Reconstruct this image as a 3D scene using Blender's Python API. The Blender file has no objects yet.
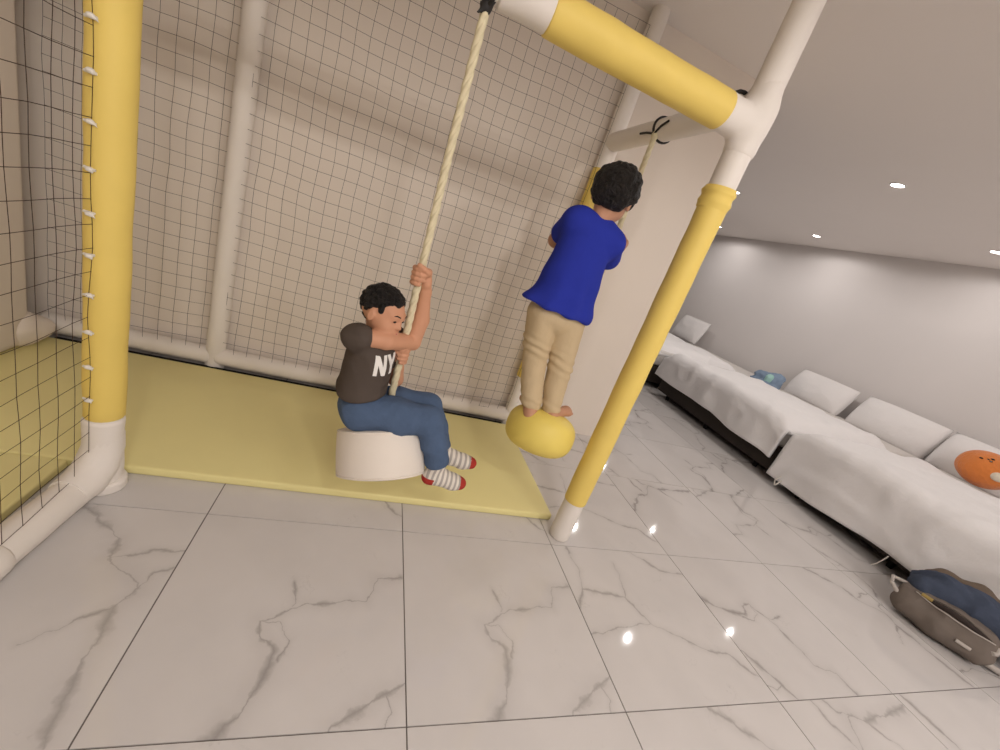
import bpy, bmesh, math, random
import numpy as np
from mathutils import Vector, Matrix, noise
from mathutils.bvhtree import BVHTree

random.seed(7); rng = np.random.default_rng(7)
S = bpy.context.scene
COL = S.collection
PI = math.pi

# ------------------------------------------------------------------ camera
H = 1.41
cam_d = bpy.data.cameras.new('camera'); cam = bpy.data.objects.new('camera', cam_d); COL.objects.link(cam)
cam_d.sensor_fit = 'HORIZONTAL'; cam_d.sensor_width = 36.0
cam_d.lens = 409.27 * 36.0 / 1000.0
cam_d.clip_start = 0.02
yaw, pitch, roll = -0.352245, 1.255871, 0.342429
cam.matrix_world = (Matrix.Translation((0, 0, H)) @ Matrix.Rotation(yaw, 4, 'Z') @ Matrix.Rotation(pitch, 4, 'X') @ Matrix.Rotation(roll, 4, 'Z'))
S.camera = cam

# ------------------------------------------------------------------ world, exposure
W = bpy.data.worlds.new('world'); S.world = W; W.use_nodes = True
W.node_tree.nodes['Background'].inputs[0].default_value = (0.9, 0.9, 1.0, 1)
W.node_tree.nodes['Background'].inputs[1].default_value = 0.02
S.view_settings.view_transform = 'Standard'; S.view_settings.look = 'None'
S.view_settings.gamma = 1.0; S.view_settings.use_curve_mapping = False
S.view_settings.exposure = 0.13

LIGHT_POWER = 56.0
LIGHT_COL = (1.0, 0.955, 0.925)
HC = 2.95                      # ceiling height
WALL_R = 6.90                  # right wall
WALL_B = 2.96                  # wall behind the play frame
WALL_B_END = 2.22
# ceiling downlights: x, y, share of the lamp power
LIGHTS = [(4.15, 3.15, .60), (6.12, 3.25, .22), (4.27, 5.24, .60), (6.15, 5.4, .22), (6.15, 7.55, .26), (4.2, 7.4, .55), (6.12, 1.0, .22),
          (0.5, -1.0, 1.15), (2.2, -1.0, .85), (4.15, -1.0, .40), (6.12, -1.0, .3),  # rows behind the camera are unseen, added to brighten the wall and soften shadows
          (0.5, -2.1, 1.25), (2.2, -2.1, 1.05), (4.15, -2.1, .3),
          (0.5, -3.2, 1.25), (2.2, -3.2, 1.25), (4.15, -3.2, .3)]

# ------------------------------------------------------------------ helpers
def obj(name, me, mat=None, parent=None):
    if isinstance(me, bmesh.types.BMesh):
        m = bpy.data.meshes.new(name); me.to_mesh(m); me.free(); me = m
    o = bpy.data.objects.new(name, me); COL.objects.link(o)
    if mat is not None and hasattr(me, 'materials') and not me.materials: me.materials.append(mat)
    if parent is not None: o.parent = parent
    return o

def smooth(o, angle=None):
    me = o.data
    me.polygons.foreach_set('use_smooth', [True] * len(me.polygons))
    if angle is not None:
        try: me.set_sharp_from_angle(angle=angle)
        except Exception: pass
    me.update(); return o

def tag(o, label, cat, group=None):
    o['label'] = label; o['category'] = cat
    if group: o['group'] = group
    return o

def thing(name, label, cat, loc=(0, 0, 0), group=None):
    o = bpy.data.objects.new(name, None); COL.objects.link(o); o.location = loc; o.empty_display_size = 0.05
    return tag(o, label, cat, group)

def struct(o):
    o['kind'] = 'structure'; return o

def pymesh(name, V, F):
    me = bpy.data.meshes.new(name); me.from_pydata([tuple(v) for v in V], [], [tuple(f) for f in F]); me.update(); return me

def box_bm(x0, x1, y0, y1, z0, z1, bevel=0.0, seg=2):
    bm = bmesh.new()
    bmesh.ops.create_cube(bm, size=1.0, matrix=Matrix.Translation(((x0+x1)/2, (y0+y1)/2, (z0+z1)/2)) @ Matrix.Diagonal((x1-x0, y1-y0, z1-z0, 1)))
    if bevel > 0: bmesh.ops.bevel(bm, geom=bm.edges[:], offset=bevel, segments=seg, profile=0.5, affect='EDGES')
    return bm

def frames(pts):
    pts = [Vector(p) for p in pts]; T = []
    for i in range(len(pts)):
        a = pts[max(i-1, 0)]; b = pts[min(i+1, len(pts)-1)]; T.append((b-a).normalized())
    up = Vector((0, 0, 1)) if abs(T[0].z) < 0.9 else Vector((0, 1, 0))
    n = (up - T[0]*up.dot(T[0])).normalized(); out = []
    for t in T:
        n = (n - t*n.dot(t)).normalized(); out.append((t, n, t.cross(n)))
    return pts, out

def tube_data(pts, rad, seg=16, cap=True, wob=0.0, freq=8.0, seed=0.0):
    """tube along pts; rad a number or list; wob = surface wobble"""
    P, F = frames(pts); n = len(P)
    R = rad if isinstance(rad, (list, tuple)) else [rad]*n
    V = []; Q = []
    for i, (p, (t, a, b)) in enumerate(zip(P, F)):
        for k in range(seg):
            an = 2*PI*k/seg; d = a*math.cos(an) + b*math.sin(an); r = R[i]
            q = p + d*r
            if wob: q = q + d*(noise.noise(q*freq + Vector((seed, seed*.7, 0)))*wob)
            V.append(tuple(q))
    for i in range(n-1):
        for k in range(seg):
            k2 = (k+1) % seg
            Q.append((i*seg+k, i*seg+k2, (i+1)*seg+k2, (i+1)*seg+k))
    if cap:
        Q.append(tuple(reversed(range(seg)))); Q.append(tuple((n-1)*seg + k for k in range(seg)))
    return V, Q

def tube(name, pts, rad, mat, parent=None, seg=16, cap=True, wob=0.0, freq=8.0, seed=0.0):
    V, Q = tube_data(pts, rad, seg, cap, wob, freq, seed)
    return smooth(obj(name, pymesh(name, V, Q), mat, parent), math.radians(50))

def lin(a, b, n):
    a = Vector(a); b = Vector(b); return [a.lerp(b, i/(n-1)) for i in range(n)]

def padded(name, a, b, r, mat, parent, n=40, wob=0.002, freq=9, seed=0.0, edge=0.012, seg=20):
    """foam-padded straight tube with softly rounded ends"""
    a = Vector(a); b = Vector(b); L = (b-a).length
    ts = [0, edge*0.25/L, edge/L] + [i/(n-1) for i in range(n)][1:-1] + [1-edge/L, 1-edge*0.25/L, 1]
    ts = sorted(t for t in ts if 0 <= t <= 1)
    R = []
    for t in ts:
        d = min(t, 1-t)*L; e = min(1.0, d/edge)
        R.append(r - edge*(1-math.sqrt(max(0, 1-(1-e)**2))))
    return tube(name, [a.lerp(b, t) for t in ts], R, mat, parent, seg, True, wob, freq, seed)

def lathe_data(prof, seg=40, mat4=None):
    V = []; Q = []
    for (r, z) in prof:
        for k in range(seg):
            a = 2*PI*k/seg; v = Vector((r*math.cos(a), r*math.sin(a), z)); V.append(tuple(mat4 @ v) if mat4 else tuple(v))
    n = len(prof)
    for i in range(n-1):
        for k in range(seg): Q.append((i*seg+k, i*seg+(k+1) % seg, (i+1)*seg+(k+1) % seg, (i+1)*seg+k))
    Q.append(tuple(reversed(range(seg)))); Q.append(tuple((n-1)*seg+k for k in range(seg)))
    return V, Q

# ------------------------------------------------------------------ SDF modelling (bodies, clothes, plush)
class SDF:
    def __init__(self, lo, hi, res):
        self.lo = np.array(lo, float); self.res = res
        self.n = np.ceil((np.array(hi)-self.lo)/res).astype(int)+1
        self.F = np.full(self.n, 9.0, np.float32)
    def _sub(self, lo, hi):
        i0 = np.clip(np.floor((np.array(lo)-self.lo)/self.res).astype(int), 0, self.n-1)
        i1 = np.clip(np.ceil((np.array(hi)-self.lo)/self.res).astype(int)+1, 1, self.n)
        sl = tuple(slice(a, b) for a, b in zip(i0, i1))
        ax = [self.lo[k] + self.res*np.arange(i0[k], i1[k]) for k in range(3)]
        return sl, np.meshgrid(*ax, indexing='ij')
    def _mix(self, sl, d, k):
        f = self.F[sl]
        if k <= 0: self.F[sl] = np.minimum(f, d)
        else:
            h = np.clip(k-np.abs(f-d), 0, None)/k; self.F[sl] = np.minimum(f, d) - h*h*k*0.25
    def cap(self, a, b, ra, rb=None, k=0.02):
        rb = ra if rb is None else rb
        a = np.array(a, float); b = np.array(b, float); m = max(ra, rb)+k+4*self.res
        sl, (X, Y, Z) = self._sub(np.minimum(a, b)-m, np.maximum(a, b)+m)
        ba = b-a; L = ba@ba + 1e-12
        h = np.clip(((X-a[0])*ba[0]+(Y-a[1])*ba[1]+(Z-a[2])*ba[2])/L, 0, 1)
        d = np.sqrt((X-a[0]-h*ba[0])**2+(Y-a[1]-h*ba[1])**2+(Z-a[2]-h*ba[2])**2) - (ra+(rb-ra)*h)
        self._mix(sl, d, k); return self
    def chain(self, pts, rads, k=0.02):
        for i in range(len(pts)-1): self.cap(pts[i], pts[i+1], rads[i], rads[i+1], k)
        return self
    def ell(self, c, r, M=None, k=0.02, sub=False):
        c = np.array(c, float); r = np.array(r, float); m = r.max()+k+4*self.res
        sl, (X, Y, Z) = self._sub(c-m, c+m)
        P = np.stack([X-c[0], Y-c[1], Z-c[2]], -1)
        if M is not None: P = P @ np.array(M, float)      # columns of M = local axes
        q = np.sqrt(((P/r)**2).sum(-1)); g = np.sqrt(((P/(r*r))**2).sum(-1))+1e-9
        d = q*(q-1)/g
        if sub:
            f = self.F[sl]; d = -d
            h = np.clip(k-np.abs(f-d), 0, None)/max(k, 1e-6); self.F[sl] = np.maximum(f, d)+h*h*k*0.25
        else: self._mix(sl, d, k)
        return self
    def cut(self, p, n, k=0.006):
        """keep the side the normal points away from"""
        n = np.array(n, float); n /= np.linalg.norm(n); p = np.array(p, float)
        ax = [self.lo[i]+self.res*np.arange(self.n[i]) for i in range(3)]
        d = ((ax[0]-p[0])*n[0])[:, None, None]+((ax[1]-p[1])*n[1])[None, :, None]+((ax[2]-p[2])*n[2])[None, None, :]
        h = np.clip(k-np.abs(self.F-d), 0, None)/k; self.F = (np.maximum(self.F, d)+h*h*k*0.25).astype(np.float32); return self
    def mesh(self, name, wob=None):
        F = self.F; s = F < 0
        nx, ny, nz = F.shape
        cells = np.zeros((nx-1, ny-1, nz-1), np.uint8)
        for dx in (0, 1):
            for dy in (0, 1):
                for dz in (0, 1): cells += s[dx:nx-1+dx, dy:ny-1+dy, dz:nz-1+dz]
        act = (cells > 0) & (cells < 8); idx = np.argwhere(act)
        acc = np.zeros((len(idx), 3)); cnt = np.zeros(len(idx))
        co = [(0,0,0),(1,0,0),(0,1,0),(1,1,0),(0,0,1),(1,0,1),(0,1,1),(1,1,1)]
        ed = [(0,1),(2,3),(4,5),(6,7),(0,2),(1,3),(4,6),(5,7),(0,4),(1,5),(2,6),(3,7)]
        val = [F[idx[:,0]+c[0], idx[:,1]+c[1], idx[:,2]+c[2]] for c in co]
        for i, j in ed:
            a, b = val[i], val[j]; m = (a < 0) != (b < 0)
            t = np.where(m, a/np.where(m, a-b, 1), 0)
            p = np.array(co[i])[None]+t[:, None]*(np.array(co[j])-np.array(co[i]))[None]
            acc += p*m[:, None]; cnt += m
        V = self.lo+(idx+acc/cnt[:, None])*self.res
        vid = np.full(act.shape, -1, int); vid[act] = np.arange(len(idx))
        Q = []
        for ax in range(3):
            sl0 = [slice(None)]*3; sl1 = [slice(None)]*3; sl0[ax] = slice(0, -1); sl1[ax] = slice(1, None)
            a = s[tuple(sl0)]; b = s[tuple(sl1)]; E = np.argwhere(a != b)
            u, v = (ax+1) % 3, (ax+2) % 3
            ok = (E[:, u] > 0) & (E[:, v] > 0) & (E[:, u] < F.shape[u]-1) & (E[:, v] < F.shape[v]-1); E = E[ok]
            eu = np.zeros(3, int); eu[u] = 1; ev = np.zeros(3, int); ev[v] = 1
            g = lambda c: vid[c[:, 0], c[:, 1], c[:, 2]]
            q = np.stack([g(E-eu-ev), g(E-ev), g(E), g(E-eu)], 1)
            flip = ~a[E[:, 0], E[:, 1], E[:, 2]]
            q[flip] = q[flip][:, ::-1]; Q.append(q)
        Q = np.concatenate(Q); Q = Q[(Q >= 0).all(1)]
        me = bpy.data.meshes.new(name)
        me.vertices.add(len(V)); me.vertices.foreach_set('co', V.astype(np.float32).ravel())
        me.loops.add(len(Q)*4); me.loops.foreach_set('vertex_index', Q.astype(np.int32).ravel())
        me.polygons.add(len(Q)); me.polygons.foreach_set('loop_start', np.arange(0, len(Q)*4, 4, dtype=np.int32))
        me.update(calc_edges=True); me.validate()
        if wob:
            bm = bmesh.new(); bm.from_mesh(me); bm.normal_update()
            for v in bm.verts: v.co += v.normal*wob(v.co)
            bm.to_mesh(me); bm.free(); me.update()
        me.polygons.foreach_set('use_smooth', [True]*len(me.polygons))
        return me

def sobj(name, sdf, mat, parent, wob=None, smooth_it=3):
    me = sdf.mesh(name, None)
    bm = bmesh.new(); bm.from_mesh(me)
    for _ in range(smooth_it): bmesh.ops.smooth_vert(bm, verts=bm.verts[:], factor=0.5, use_axis_x=True, use_axis_y=True, use_axis_z=True)
    if wob:
        bm.normal_update()
        for v in bm.verts: v.co += v.normal*wob(v.co)
    for f in bm.faces: f.smooth = True
    bm.to_mesh(me); bm.free(); me.update()
    return obj(name, me, mat, parent)

# ------------------------------------------------------------------ materials
def nmat(name): 
    m = bpy.data.materials.new(name); m.use_nodes = True
    return m, m.node_tree.nodes, m.node_tree.links, m.node_tree.nodes['Principled BSDF']

def srgb(r, g, b):
    f = lambda c: ((c/255+0.055)/1.055)**2.4 if c/255 > 0.04045 else c/255/12.92
    return (f(r), f(g), f(b), 1)

def fabric(name, col, rough=0.8, var=0.06, scale=12.0, bump=0.15, fine=300.0, spec=0.3, fbump=None, sheen=0.0):
    m, N, L, B = nmat(name)
    tc = N.new('ShaderNodeTexCoord')
    n1 = N.new('ShaderNodeTexNoise'); n1.inputs['Scale'].default_value = scale; n1.inputs['Detail'].default_value = 4
    L.new(tc.outputs['Object'], n1.inputs['Vector'])
    mx = N.new('ShaderNodeMix'); mx.data_type = 'RGBA'
    c = col
    mx.inputs[6].default_value = tuple(max(0, x*(1-var)) for x in c[:3])+(1,)
    mx.inputs[7].default_value = tuple(min(1, x*(1+var)) for x in c[:3])+(1,)
    L.new(n1.outputs[0], mx.inputs[0]); L.new(mx.outputs[2], B.inputs['Base Color'])
    n2 = N.new('ShaderNodeTexNoise'); n2.inputs['Scale'].default_value = fine; n2.inputs['Detail'].default_value = 2
    L.new(tc.outputs['Object'], n2.inputs['Vector'])
    ad = N.new('ShaderNodeMath'); ad.operation = 'MULTIPLY_ADD'; ad.inputs[1].default_value = 6.0
    L.new(n1.outputs[0], ad.inputs[0]); L.new(n2.outputs[0], ad.inputs[2])
    bp = N.new('ShaderNodeBump'); bp.inputs['Strength'].default_value = bump; bp.inputs['Distance'].default_value = fbump or 0.002
    L.new(ad.outputs[0], bp.inputs['Height']); L.new(bp.outputs[0], B.inputs['Normal'])
    B.inputs['Roughness'].default_value = rough; B.inputs['Specular IOR Level'].default_value = spec
    if sheen: B.inputs['Sheen Weight'].default_value = sheen
    return m

def plain(name, col, rough=0.5, metal=0.0, spec=0.5):
    return_mat = fabric(name, col, rough, 0.02, 20, 0.02, 200, spec)
    return_mat.node_tree.nodes['Principled BSDF'].inputs['Metallic'].default_value = metal
    return return_mat

def emit(name, col, s):
    m, N, L, B = nmat(name)
    B.inputs['Base Color'].default_value = (0.8, 0.8, 0.8, 1)
    B.inputs['Emission Color'].default_value = tuple(col)+(1,); B.inputs['Emission Strength'].default_value = s
    return m

M = {}
M['wall'] = fabric('wall paint', srgb(222, 216, 213), 0.9, 0.015, 3, 0.05, 220, 0.2)
M['ceiling'] = fabric('ceiling paint', srgb(238, 231, 226), 0.95, 0.01, 3, 0.04, 200, 0.1)
M['backwall'] = fabric('beige wall cloth', srgb(233, 222, 210), 0.95, 0.03, 2, 0.05, 250, 0.1)
M['yellow'] = fabric('yellow vinyl sleeve', srgb(238, 209, 112), 0.55, 0.05, 9, 0.12, 350, 0.35)
M['mat'] = fabric('pale yellow mat vinyl', srgb(238, 226, 160), 0.5, 0.03, 5, 0.08, 300, 0.35)
M['white_pad'] = fabric('white vinyl padding', srgb(236, 228, 219), 0.6, 0.03, 9, 0.12, 300, 0.3)
M['panel'] = fabric('cream padded panel', srgb(222, 210, 196), 0.7, 0.03, 5, 0.1, 300, 0.25)
M['net'] = plain('brown net cord', srgb(72, 55, 44), 0.9, 0, 0.1)
M['rope'] = fabric('cream rope', srgb(222, 210, 176), 0.9, 0.1, 40, 0.4, 400, 0.1)
M['strap'] = plain('black strap', srgb(34, 31, 30), 0.7)
M['tie'] = plain('white plastic tie', srgb(230, 224, 214), 0.5)
M['black'] = plain('black leg and gap shade', srgb(22, 20, 19), 0.8, 0, 0.2)
M['linen'] = fabric('white linen', srgb(240, 237, 236), 0.9, 0.02, 6, 0.35, 60, 0.15, 0.006, 0.1)
M['pillow'] = fabric('white pillow cotton', srgb(236, 232, 230), 0.9, 0.02, 7, 0.35, 60, 0.15, 0.006, 0.1)
M['mattress'] = fabric('mattress sheet', srgb(220, 215, 210), 0.9, 0.02, 7, 0.2, 80, 0.15)
M['bedbase'] = fabric('dark bed upholstery', srgb(62, 55, 50), 0.85, 0.08, 20, 0.3, 350, 0.2)
M['grout'] = plain('grey grout', srgb(120, 112, 106), 0.9, 0, 0.2)
M['skin1'] = fabric('child skin', srgb(205, 150, 118), 0.55, 0.05, 20, 0.05, 300, 0.35)
M['skin2'] = fabric('boy skin', srgb(196, 146, 116), 0.55, 0.05, 20, 0.05, 300, 0.35)
M['hair'] = fabric('black hair', srgb(26, 21, 19), 0.6, 0.3, 80, 0.9, 250, 0.4, 0.006)
M['tee'] = fabric('charcoal cotton', srgb(88, 78, 71), 0.95, 0.05, 25, 0.3, 400, 0.1, 0.004)
M['jeans'] = fabric('blue denim', srgb(84, 102, 130), 0.9, 0.12, 30, 0.35, 500, 0.15, 0.004)
M['blue'] = fabric('royal blue cotton', srgb(44, 56, 160), 0.9, 0.08, 10, 0.35, 400, 0.15, 0.005)
M['khaki'] = fabric('khaki cotton', srgb(206, 184, 148), 0.9, 0.05, 15, 0.35, 400, 0.15, 0.005)
M['print'] = plain('white shirt print', srgb(236, 232, 226), 0.8)
M['eye'] = plain('dark eye', srgb(20, 14, 12), 0.15)
M['lips'] = plain('lips', srgb(184, 104, 92), 0.5)
M['disc'] = fabric('yellow foam vinyl', srgb(240, 216, 110), 0.5, 0.04, 9, 0.08, 300, 0.4)
M['seat'] = fabric('white foam vinyl seat', srgb(236, 226, 214), 0.6, 0.02, 9, 0.1, 300, 0.3)
M['orange'] = fabric('orange plush', srgb(222, 132, 68), 0.95, 0.06, 25, 0.5, 300, 0.1, 0.005, 0.3)
M['cream'] = fabric('cream plush', srgb(228, 216, 196), 0.95, 0.04, 25, 0.4, 300, 0.1, 0.005)
M['cloth_blue'] = fabric('slate blue cloth', srgb(134, 152, 174), 0.9, 0.1, 18, 0.4, 300, 0.1, 0.005)
M['mint'] = fabric('mint cloth', srgb(168, 208, 200), 0.9, 0.05, 18, 0.3, 300, 0.1)
M['bag'] = fabric('grey canvas bag', srgb(118, 108, 100), 0.85, 0.08, 25, 0.3, 500, 0.2)
M['bag_trim'] = plain('pale grey trim', srgb(186, 178, 170), 0.6)
M['bag_in'] = plain('dark lining', srgb(48, 38, 34), 0.9)
M['olive'] = plain('mustard lining', srgb(160, 138, 80), 0.9)
M['denim_jkt'] = fabric('dark denim jacket', srgb(72, 80, 97), 0.9, 0.25, 14, 0.4, 400, 0.15, 0.006)
M['brown_cloth'] = fabric('taupe cloth', srgb(112, 98, 86), 0.9, 0.15, 14, 0.4, 400, 0.15, 0.006)
M['lamp_trim'] = plain('white lamp trim', srgb(240, 238, 234), 0.5)
M['lamp'] = emit('lamp lens', (1.0, 0.95, 0.9), 14.0)

def sock_mat():
    m, N, L, B = nmat('striped sock knit')
    tc = N.new('ShaderNodeTexCoord'); uv = N.new('ShaderNodeAttribute'); uv.attribute_name = 'along'
    mul = N.new('ShaderNodeMath'); mul.operation = 'MULTIPLY'; mul.inputs[1].default_value = 125.0
    sn = N.new('ShaderNodeMath'); sn.operation = 'SINE'; gt = N.new('ShaderNodeMath'); gt.operation = 'GREATER_THAN'; gt.inputs[1].default_value = 0.1
    L.new(uv.outputs['Fac'], mul.inputs[0]); L.new(mul.outputs[0], sn.inputs[0]); L.new(sn.outputs[0], gt.inputs[0])
    mx = N.new('ShaderNodeMix'); mx.data_type = 'RGBA'; mx.inputs[6].default_value = srgb(232, 224, 212); mx.inputs[7].default_value = srgb(178, 170, 162)
    L.new(gt.outputs[0], mx.inputs[0]); L.new(mx.outputs[2], B.inputs['Base Color']); B.inputs['Roughness'].default_value = 0.95
    return m
M['sock'] = sock_mat(); M['sock_red'] = fabric('red sock knit', srgb(176, 62, 54), 0.95, 0.1, 40, 0.3, 400, 0.1)

def marble(name, polys, seedv):
    """printed marble tile: veins are part of the print, in tile coordinates"""
    m, N, L, B = nmat(name)
    def V(op, a, b=None, sc=None):
        n = N.new('ShaderNodeVectorMath'); n.operation = op
        for i, x in enumerate((a, b)):
            if x is None: continue
            if hasattr(x, 'is_linked'): L.new(x, n.inputs[i])
            else: n.inputs[i].default_value = x
        if sc is not None:
            if hasattr(sc, 'is_linked'): L.new(sc, n.inputs['Scale'])
            else: n.inputs['Scale'].default_value = sc
        return n
    def Mt(op, a, b=None, c=None, clamp=False):
        n = N.new('ShaderNodeMath'); n.operation = op; n.use_clamp = clamp
        for i, x in enumerate((a, b, c)):
            if x is None: continue
            if hasattr(x, 'is_linked'): L.new(x, n.inputs[i])
            else: n.inputs[i].default_value = x
        return n.outputs[0]
    tc = N.new('ShaderNodeTexCoord'); p0 = tc.outputs['Object']
    flat = V('MULTIPLY', p0, (1, 1, 0)).outputs[0]
    nz = N.new('ShaderNodeTexNoise'); nz.inputs['Scale'].default_value = 9; nz.inputs['Detail'].default_value = 5; nz.inputs['Roughness'].default_value = 0.6
    L.new(V('ADD', flat, (seedv, seedv*2, 0)).outputs[0], nz.inputs['Vector'])
    w = V('SCALE', V('SUBTRACT', nz.outputs['Color'], (0.5, 0.5, 0.5)).outputs[0], None, 0.075).outputs[0]
    p = V('MULTIPLY', V('ADD', flat, w).outputs[0], (1, 1, 0)).outputs[0]
    d = None
    for poly, wd in polys:
        for (a, b) in zip(poly[:-1], poly[1:]):
            ba = Vector((b[0]-a[0], b[1]-a[1], 0)); l2 = ba.length_squared+1e-9
            pa = V('SUBTRACT', p, (a[0], a[1], 0)).outputs[0]
            h = Mt('DIVIDE', V('DOT_PRODUCT', pa, tuple(ba)).outputs['Value'], l2, None, True)
            sd = V('SCALE', tuple(ba), None, h).outputs[0]
            dd = V('DISTANCE', pa, sd).outputs['Value']
            if wd != 1: dd = Mt('DIVIDE', dd, wd)
            d = dd if d is None else Mt('MINIMUM', d, dd)
    n2 = N.new('ShaderNodeTexNoise'); n2.inputs['Scale'].default_value = 7; n2.inputs['Detail'].default_value = 3
    L.new(V('ADD', flat, (3+seedv, 1, 0)).outputs[0], n2.inputs['Vector'])
    thick = Mt('MULTIPLY_ADD', n2.outputs[0], 0.11, -0.048)          # 0..0.02 changing along the vein
    thick = Mt('MAXIMUM', thick, 0.0028)
    core = Mt('SUBTRACT', 1.0, Mt('DIVIDE', d, thick), None, True)
    soft = Mt('SUBTRACT', 1.0, Mt('DIVIDE', d, 0.06), None, True)
    soft = Mt('MULTIPLY', Mt('POWER', soft, 2.0), Mt('MULTIPLY', n2.outputs[0], 0.30))
    # faint wandering secondary veins
    n3 = N.new('ShaderNodeTexNoise'); n3.inputs['Scale'].default_value = 2.3; n3.inputs['Detail'].default_value = 6; n3.inputs['Roughness'].default_value = 0.62
    L.new(V('ADD', flat, (7+seedv, 5, 0)).outputs[0], n3.inputs['Vector'])
    iso = Mt('ABSOLUTE', Mt('SUBTRACT', n3.outputs[0], 0.43))
    iso = Mt('MULTIPLY', Mt('SUBTRACT', 1.0, Mt('DIVIDE', iso, 0.006), None, True), Mt('MULTIPLY', Mt('SUBTRACT', n2.outputs[0], 0.5, None, True), 0.9))
    v = Mt('ADD', Mt('MULTIPLY', core, Mt('MULTIPLY_ADD', N.new('ShaderNodeObjectInfo').outputs['Random'], 0.2, 0.34)), Mt('ADD', soft, iso), None, True)
    mx = N.new('ShaderNodeMix'); mx.data_type = 'RGBA'
    mx.inputs[6].default_value = srgb(216, 211, 208); mx.inputs[7].default_value = srgb(128, 121, 117)
    L.new(v, mx.inputs[0])
    n4 = N.new('ShaderNodeTexNoise'); n4.inputs['Scale'].default_value = 3; n4.inputs['Detail'].default_value = 3
    L.new(flat, n4.inputs['Vector'])
    m2 = N.new('ShaderNodeMix'); m2.data_type = 'RGBA'; m2.blend_type = 'MULTIPLY'; m2.inputs[0].default_value = 0.5
    cr = N.new('ShaderNodeValToRGB'); cr.color_ramp.elements[0].position = 0.35; cr.color_ramp.elements[0].color = (0.9, 0.9, 0.9, 1); cr.color_ramp.elements[1].position = 0.6
    L.new(n4.outputs[0], cr.inputs[0]); L.new(mx.outputs[2], m2.inputs[6]); L.new(cr.outputs[0], m2.inputs[7])
    L.new(m2.outputs[2], B.inputs['Base Color'])
    B.inputs['Roughness'].default_value = 0.045; B.inputs['Specular IOR Level'].default_value = 0.32
    return m

# ------------------------------------------------------------------ room shell
TS = 0.80; TX0, TY0 = -0.43, 0.745            # one tile corner
XL, XR, YF, YB = -4.0, WALL_R, -4.0, 11.0
floor = struct(obj('floor', box_bm(XL-.1, XR+.1, YF-.1, YB+.1, -0.12, -0.004), M['grout']))
A_ = [([(.40, .13), (.295, .12), (.248, .02), (.133, .005), (.032, -.006), (-.025, -.047), (-.083, -.063)], 1.0),
      ([(-.083, -.063), (-.064, -.115), (-.02, -.165), (-.027, -.233), (-.057, -.321), (-.10, -.40)], 1.3),
      ([(-.083, -.063), (-.02, -.07), (.02, -.13), (.0, -.19)], 0.6),
      ([(.40, -.27), (.29, -.332), (.205, -.378), (.143, -.42)], 1.3), ([(.345, -.30), (.36, -.36), (.33, -.4)], 0.6),
      ([(-.01, .093), (.012, -.007)], 0.6), ([(-.10, -.40), (-.2, -.46)], 1.2)]
B_ = [([(.0, .40), (.187, .238), (.2, .148), (.293, .072), (.337, .036), (.298, -.038), (.32, -.162), (.32, -.267), (.354, -.40)], 1.2),
      ([(.337, .036), (.35, .10), (.40, .13)], 0.6), ([(.2, .148), (.3, .19), (.4, .2)], 0.6), ([(.31, -.02), (.2, -.1), (.15, -.14)], 0.5)]
C_ = [([(-.42, -.02), (-.335, .121), (-.104, .092), (-.054, -.015), (-.023, -.056), (.141, -.152), (.3, -.2), (.42, -.33)], 0.8),
      ([(-.42, -.1), (-.15, -.072), (-.03, -.05)], 0.8), ([(-.335, .121), (-.3, .25), (-.32, .4)], 0.6), ([(-.104, .092), (-.05, .2), (-.06, .3)], 0.6),
      ([(.1, .4), (.25, .28), (.4, .25)], 0.8)]
tmats = [marble('marble tile print one', A_, 0.0), marble('marble tile print two', B_, 11.0), marble('marble tile print three', C_, 23.0)]
tmesh = []
g = 0.0022
for k in range(3):
    bm = box_bm(-TS/2+g, TS/2-g, -TS/2+g, TS/2-g, -0.01, 0.0)
    me = bpy.data.meshes.new('tile'); bm.to_mesh(me); bm.free(); me.materials.append(tmats[k]); tmesh.append(me)
prints = {(0, 0): (0, 0), (1, 0): (0, 0), (-1, 0): (1, 0), (2, 0): (2, 0), (0, 1): (2, 0), (1, 1): (2, 0)}
i0 = math.ceil((XL-TX0)/TS); i1 = math.floor((XR-TX0)/TS); j0 = math.ceil((YF-TY0)/TS); j1 = math.floor((YB-TY0)/TS)
for i in range(i0, i1):
    for j in range(j0, j1):
        k, r = prints.get((i, j), ((i*7+j*13+(i*j) % 5) % 3, (i+2*j) % 4))
        t = bpy.data.objects.new('tile', tmesh[k]); COL.objects.link(t); t.parent = floor
        t.location = (TX0+(i+.5)*TS, TY0+(j+.5)*TS, 0.0); t.rotation_euler.z = r*PI/2

struct(obj('ceiling', box_bm(XL-.1, XR+.1, YF-.1, YB+.1, HC, HC+.1), M['ceiling']))
struct(obj('wall_right', box_bm(XR, XR+.1, YF-.1, YB+.1, 0, HC), M['wall']))
struct(obj('wall_left', box_bm(XL-.1, XL, YF-.1, YB+.1, 0, HC), M['wall']))
struct(obj('wall_far', box_bm(XL, XR, YB, YB+.1, 0, HC), M['wall']))
struct(obj('wall_front', box_bm(XL, XR, YF-.1, YF, 0, HC), M['wall']))
struct(obj('wall_back', box_bm(XL, WALL_B_END, WALL_B, WALL_B+.18, 0, HC), M['backwall']))

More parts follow.
